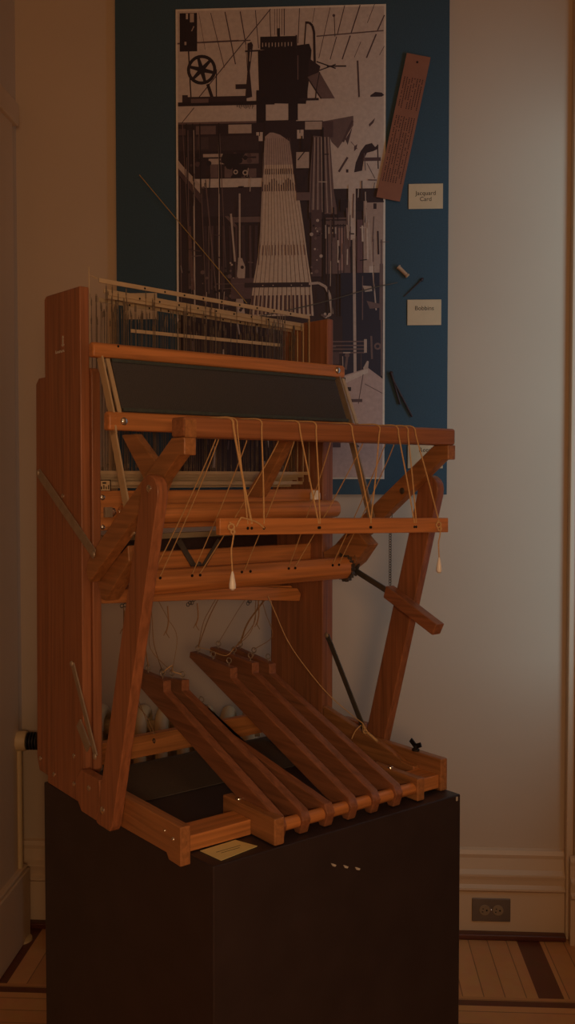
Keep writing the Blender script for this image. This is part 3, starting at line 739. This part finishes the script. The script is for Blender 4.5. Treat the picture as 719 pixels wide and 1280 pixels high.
# --- metal folding straps
def strap(name, x, a, b, w_=.017, m='metal'):
    o = MB().bar((x, a[0], a[1]), (x, b[0], b[1]), w_, .003, (0, -(b[1]-a[1]), b[0]-a[0])); ax = (-1, 0, 0)
    o = o.build(name, M[m], loom, bevel=.0006)
    for p in (a, b): MB().dome((x-.0015, p[0], p[1]), ax, .006, .004).build('bolt', M['metal'], o, smooth=True)
    return o
strap('folding_strap', -.0475, (.590, .650), (.332, .496), .020)
strap('folding_strap', -.0695, (.384, .284), (.287, .128), .013)
strap('folding_strap', .5505, (.366, .278), (.238, .084), .014, 'dmetal')
sb = MB().bar((-.0690, .360, .175), (-.0690, .318, .135), .022, .003, (0, 1, 1)).build('strap_bracket', M['metal'], loom)
# inner shaped board and cord at the right base
MB().yz([(.385, .066), (.385, .11), (.28, .085), (.155, .055), (.125, .042), (.090, .040), (.090, .012), (.385, .012)], .5535, .5700).build('inner_base_board', WYm, loom, bevel=BV)
wn = MB().cyl((.575, .105, .066), (.575, .105, .078), .004, 10)
wn.bar((.575, .105, .075), (.575, .120, .086), .010, .003, (0, 0, 1)); wn.bar((.575, .105, .075), (.575, .090, .082), .010, .003, (0, 0, 1)); wn.lathe((.575, .105, .066), (0, 0, 1), [(0, .008), (.004, .008), (.006, .005)], 12)
wn.build('wing_nut', M['plastic'], rr)

# --- treadles
heads = [(.570, .225, .408, .218), (.538, .198, .424, .210), (.476, .147, .437, .140), (.577, .236, .409, .224), (.579, .240, .407, .229), (.571, .234, .423, .217)]
tx = [.163, .217, .274, .331, .388, .447]
tips = []
for x, (yb, zb, yf, zf) in zip(tx, heads):
    # slope of the bar top from the dowel to the step
    step = .022
    zs = zf-step
    pts = [(.018, .004), (.012, .030), (.022, .044), (yf, zs+.002), (yf, zf), (yb, zb), (yb+.002, zb-.016), (.055, .010), (.048, .001), (.036, .001), (.034, .012), (.022, .012), (.020, .002)]
    pts = [(.020, .0015), (.010, .028), (.020, .044), (yf, zs), (yf, zf), (yb, zb), (yb+.003, zb-.014), (.062, .018), (.040, .010), (.034, .0015)]
    t = MB().yz(pts, x-.020, x-.001).build('treadle', WD_, loom, bevel=.0018)
    es = []
    n_ = 3 if yb-yf > .08 else 1
    for k in range(n_):
        s_ = (.12+.38*k) if n_ == 3 else .4
        y = yf+(yb-yf)*s_; z = zf+(zb-zf)*s_; xx = x-.010
        e = MB().tube([(xx, y, z), (xx, y, z+.006)], .0012, 6); e.ring((xx, y, z+.0115), (1, .5, 0), .0058, .0014, 14)
        e.build('screw_eye', M['metal'], t, smooth=True); es.append((xx, y, z+.013))
    tips.append(es)

# --- tie-up cords from the lams to the treadles
def cord(pts, r=.0009, m='cordD', name='tie_up_cord', n=5): return MB().tube(smooth_path(pts, n), r, 5).build(name, M[m], loom, smooth=True)
zl_ = .352
for (x0, y0, es, mid, r) in (
    (.085, .47, tips[0][2], (.10, .50, .29), .0008), (.100, .47, tips[0][2], (.125, .51, .29), .0008), (.150, .49, tips[0][1], (.145, .49, .29), .0016), (.160, .49, tips[1][2], (.168, .49, .28), .001),
    (.185, .50, tips[1][1], (.225, .49, .29), .0007), (.170, .51, tips[1][1], (.165, .50, .27), .0008),
    (.315, .47, tips[3][2], (.312, .52, .31), .0009), (.330, .48, tips[3][2], (.322, .52, .31), .0012), (.420, .49, tips[4][2], (.400, .53, .31), .0007),
    (.440, .49, tips[4][1], (.432, .49, .30), .001), (.500, .51, tips[5][2], (.455, .55, .29), .0022), (.455, .50, tips[5][1], (.470, .47, .27), .0009), (.470, .51, tips[4][1], (.43, .50, .28), .0008)):
    cord([(x0, y0, zl_+.02), ((x0+mid[0])/2, (y0+mid[1])/2, (zl_+mid[2])/2+.012), mid, es], r)
for (x0, y0, l) in ((.085, .468, .03), (.19, .47, .045), (.265, .47, .036), (.43, .47, .05)):
    cord([(x0, y0, zl_+.012), (x0+.002, y0, zl_-l*.5), (x0-.004, y0, zl_-l)], .0016); cord([(x0-.004, y0, zl_-l), (x0+.004, y0, zl_-l-.012)], .001); cord([(x0-.004, y0, zl_-l+.004), (x0-.010, y0, zl_-l-.006)], .001)
cord([tips[3][2], (.332, .53, .245), (.352, .49, .235), tips[4][1]], .0009, 'cord')
cord([tips[0][0], (.17, .42, .245), (.185, .44, .228), (.20, .43, .222)], .0012, 'cord')
cord([(.205, .555, .064), (.195, .57, .10), (.165, .58, .135), (.14, .56, .10), (.12, .56, .06)], .0011); cord([(.205, .557, .05), (.19, .57, .10), (.17, .575, .16), (.165, .56, .20)], .0009)
# long slack cord sagging down the right side
cord([(.425, .425, .372), (.440, .415, .330), (.465, .405, .27), (.495, .385, .215), (.520, .33, .155), (.540, .27, .115), (.548, .240, .100)], .0012, 'cord')
kn = MB()
for k in range(4): kn.ring((.546-.002*k, .236-.004*k, .096-.003*k), (1, .3*k-.4, .5), .005, .0016, 10)
kn.tube(smooth_path([(.540, .238, .098), (.530, .245, .085), (.524, .250, .068)], 4), .0012); kn.tube([(.545, .225, .085), (.548, .205, .075), (.549, .195, .070)], .003, 6)
kn.build('cord_knot', M['cord'], loom, smooth=True)

# --- apron cords over the breast beam, and the apron rod hanging from them
rod = MB().add([(.003, -.018, .547), (.003, -.006, .547), (.003, -.006, .575), (.003, -.018, .575), (.538, -.018, .533), (.538, -.006, .533), (.538, -.006, .561), (.538, -.018, .561)],
    [(3, 2, 1, 0), (4, 5, 6, 7), (0, 1, 5, 4), (1, 2, 6, 5), (2, 3, 7, 6), (3, 0, 4, 7)]).build('apron_rod', WX_, loom, bevel=.0015)
rod.scale = (1, 1, 1)
def rz(x): return .561-.026*(x-.003)
rear = [(.046, .030), (.052, .048), (.111, .118), (.179, .136), (.215, .240), (.301, .352), (.381, .369), (.440, .471), (.464, .489)]
front = [(.047, .066, .0019), (.055, .058, .0011), (.106, .091, .0013), (.187, .209, .0013), (.225, .212, .0013), (.309, .333, .0013), (.379, .331, .0013), (.426, .444, .0013), (.452, .449, .0013), (.471, .512, .0013)]
hh = MB()
for i, (xb, xs, r) in enumerate(front):
    zs = rz(xs)
    p = [(xb-.012, .060, .7405), (xb-.008, .040, .7405), (xb-.002, .018, .7395), (xb, .0085, .733), (xb+(xs-xb)*.08, .007, .716), (xb+(xs-xb)*.5, -.006, .64), (xs, -.0185, zs+.004)]
    cord(p, r, 'cord', 'apron_cord', 4)
    hh.lathe((xs, -.0181, zs-.003), (0, -1, 0), [(0, .0026), (.0004, .0026)], 10)
hh.build('rod_holes', M['slot'], rod)
for xb, xc in rear:
    cord([(xb-.008, .0565, .7400), (xb-.006, .0585, .722), (xb-.002, .058, .702), (xb+(xc-xb)*.5, .155, .575), (xc, .252, .456)], .0011, 'cord', 'apron_cord', 4)
# knotted ends on the rod
def tail(x, zt, zb_, yy, name, tip):
    t = MB(); t.tube(smooth_path([(x-.006, yy, zt+.012), (x+.002, yy-.002, zt+.004), (x, yy-.001, zt-.02), (x-.002, yy, (zt+zb_)/2), (x, yy, zb_)], 5), .0013, 6)
    t.ring((x-.002, yy, zt+.004), (.3, 1, .2), .005, .0017, 10); t.ring((x+.001, yy, zt-.004), (.8, .5, .2), .0035, .0016, 8)
    o = t.build(name, M['cord'], loom, smooth=True)
    MB().lathe((x, yy, zb_+.002), (0, 0, -1), [(0, .0012), (.006, .003), (.022, .0058), (.028, .0055), (.031, .002)], 12).build('tip', M[tip], o, smooth=True)
tail(.024, .556, .486, -.023, 'cord_tail', 'glass_tip'); tail(.507, .545, .484, -.023, 'cord_tail', 'glass_tip')
cord([(.034, -.020, .560), (.040, -.022, .572), (.046, -.022, .574), (.075, -.020, .566), (.091, -.0185, .556)], .0014, 'cord', 'cord_loop')

# ------------------------------------------------------------------ lights: a warm ceiling lamp behind the viewer and daylight at the window
lampx, lampy, lampz = .45, -.35, 2.85
lo = empty('ceiling_lamp', (lampx, lampy, ZC)); tag(lo, 'round ceiling lamp with a metal rim, behind the viewer', 'ceiling lamp')
MB().lathe((0, 0, 0), (0, 0, -1), [(0, .06), (.02, .055), (.03, .01), (.30, .01)], 20).build('stem', M['metal'], lo, smooth=True)
MB().lathe((0, 0, -.27), (0, 0, -1), [(0, .02), (.02, .42), (.05, .50), (.06, .50)], 28).build('lamp_shade', M['lampglass'], lo, smooth=True)
def area(name, loc, rot, sx, sy, power, color):
    ld = bpy.data.lights.new(name, 'AREA'); ld.shape = 'RECTANGLE'; ld.size = sx; ld.size_y = sy; ld.energy = power; ld.color = color
    o = bpy.data.objects.new(name, ld); COL.objects.link(o); o.location = loc; o.rotation_euler = rot; return o
LS = 1.0
area('lamp_bulb', (lampx, lampy, ZC-.35), (0, 0, 0), .95, .95, 4.5*LS, (1., .60, .33))
fx, fy, fz = .18, -.72, 1.47
fl = empty('floor_lamp', (fx, fy, 0)); tag(fl, 'tall floor lamp with a round base and bare globe, behind the viewer', 'floor lamp')
MB().lathe((0, 0, 0), (0, 0, 1), [(0, .15), (.015, .15), (.03, .03), (.04, .012)], 24).build('base', M['dmetal'], fl, smooth=True)
MB().lathe((0, 0, .04), (0, 0, 1), [(0, .012), (fz-.24, .012), (fz-.22, .03), (fz-.19, .03)], 16).build('pole', M['dmetal'], fl, smooth=True)
pl_ = bpy.data.lights.new('lamp_globe', 'POINT'); pl_.energy = 44; pl_.color = (1., .61, .34); pl_.shadow_soft_size = .13
po = bpy.data.objects.new('lamp_globe', pl_); COL.objects.link(po); po.location = (fx, fy, fz)
area('window_daylight', (1.26, 1.62, 1.70), Vector((-.60, .80, -.02)).to_track_quat('-Z', 'X').to_euler(), 1.7, .62, 16.5*LS, (.45, .74, 1.))
wd = bpy.data.worlds.new('world'); SC.world = wd; wd.use_nodes = True
bg = wd.node_tree.nodes['Background']; bg.inputs[0].default_value = (.52, .72, 1, 1); bg.inputs[1].default_value = .3

SC.view_settings.view_transform = 'Standard'; SC.view_settings.look = 'None'; SC.view_settings.gamma = 1
SC.view_settings.exposure = .15; SC.view_settings.use_curve_mapping = False
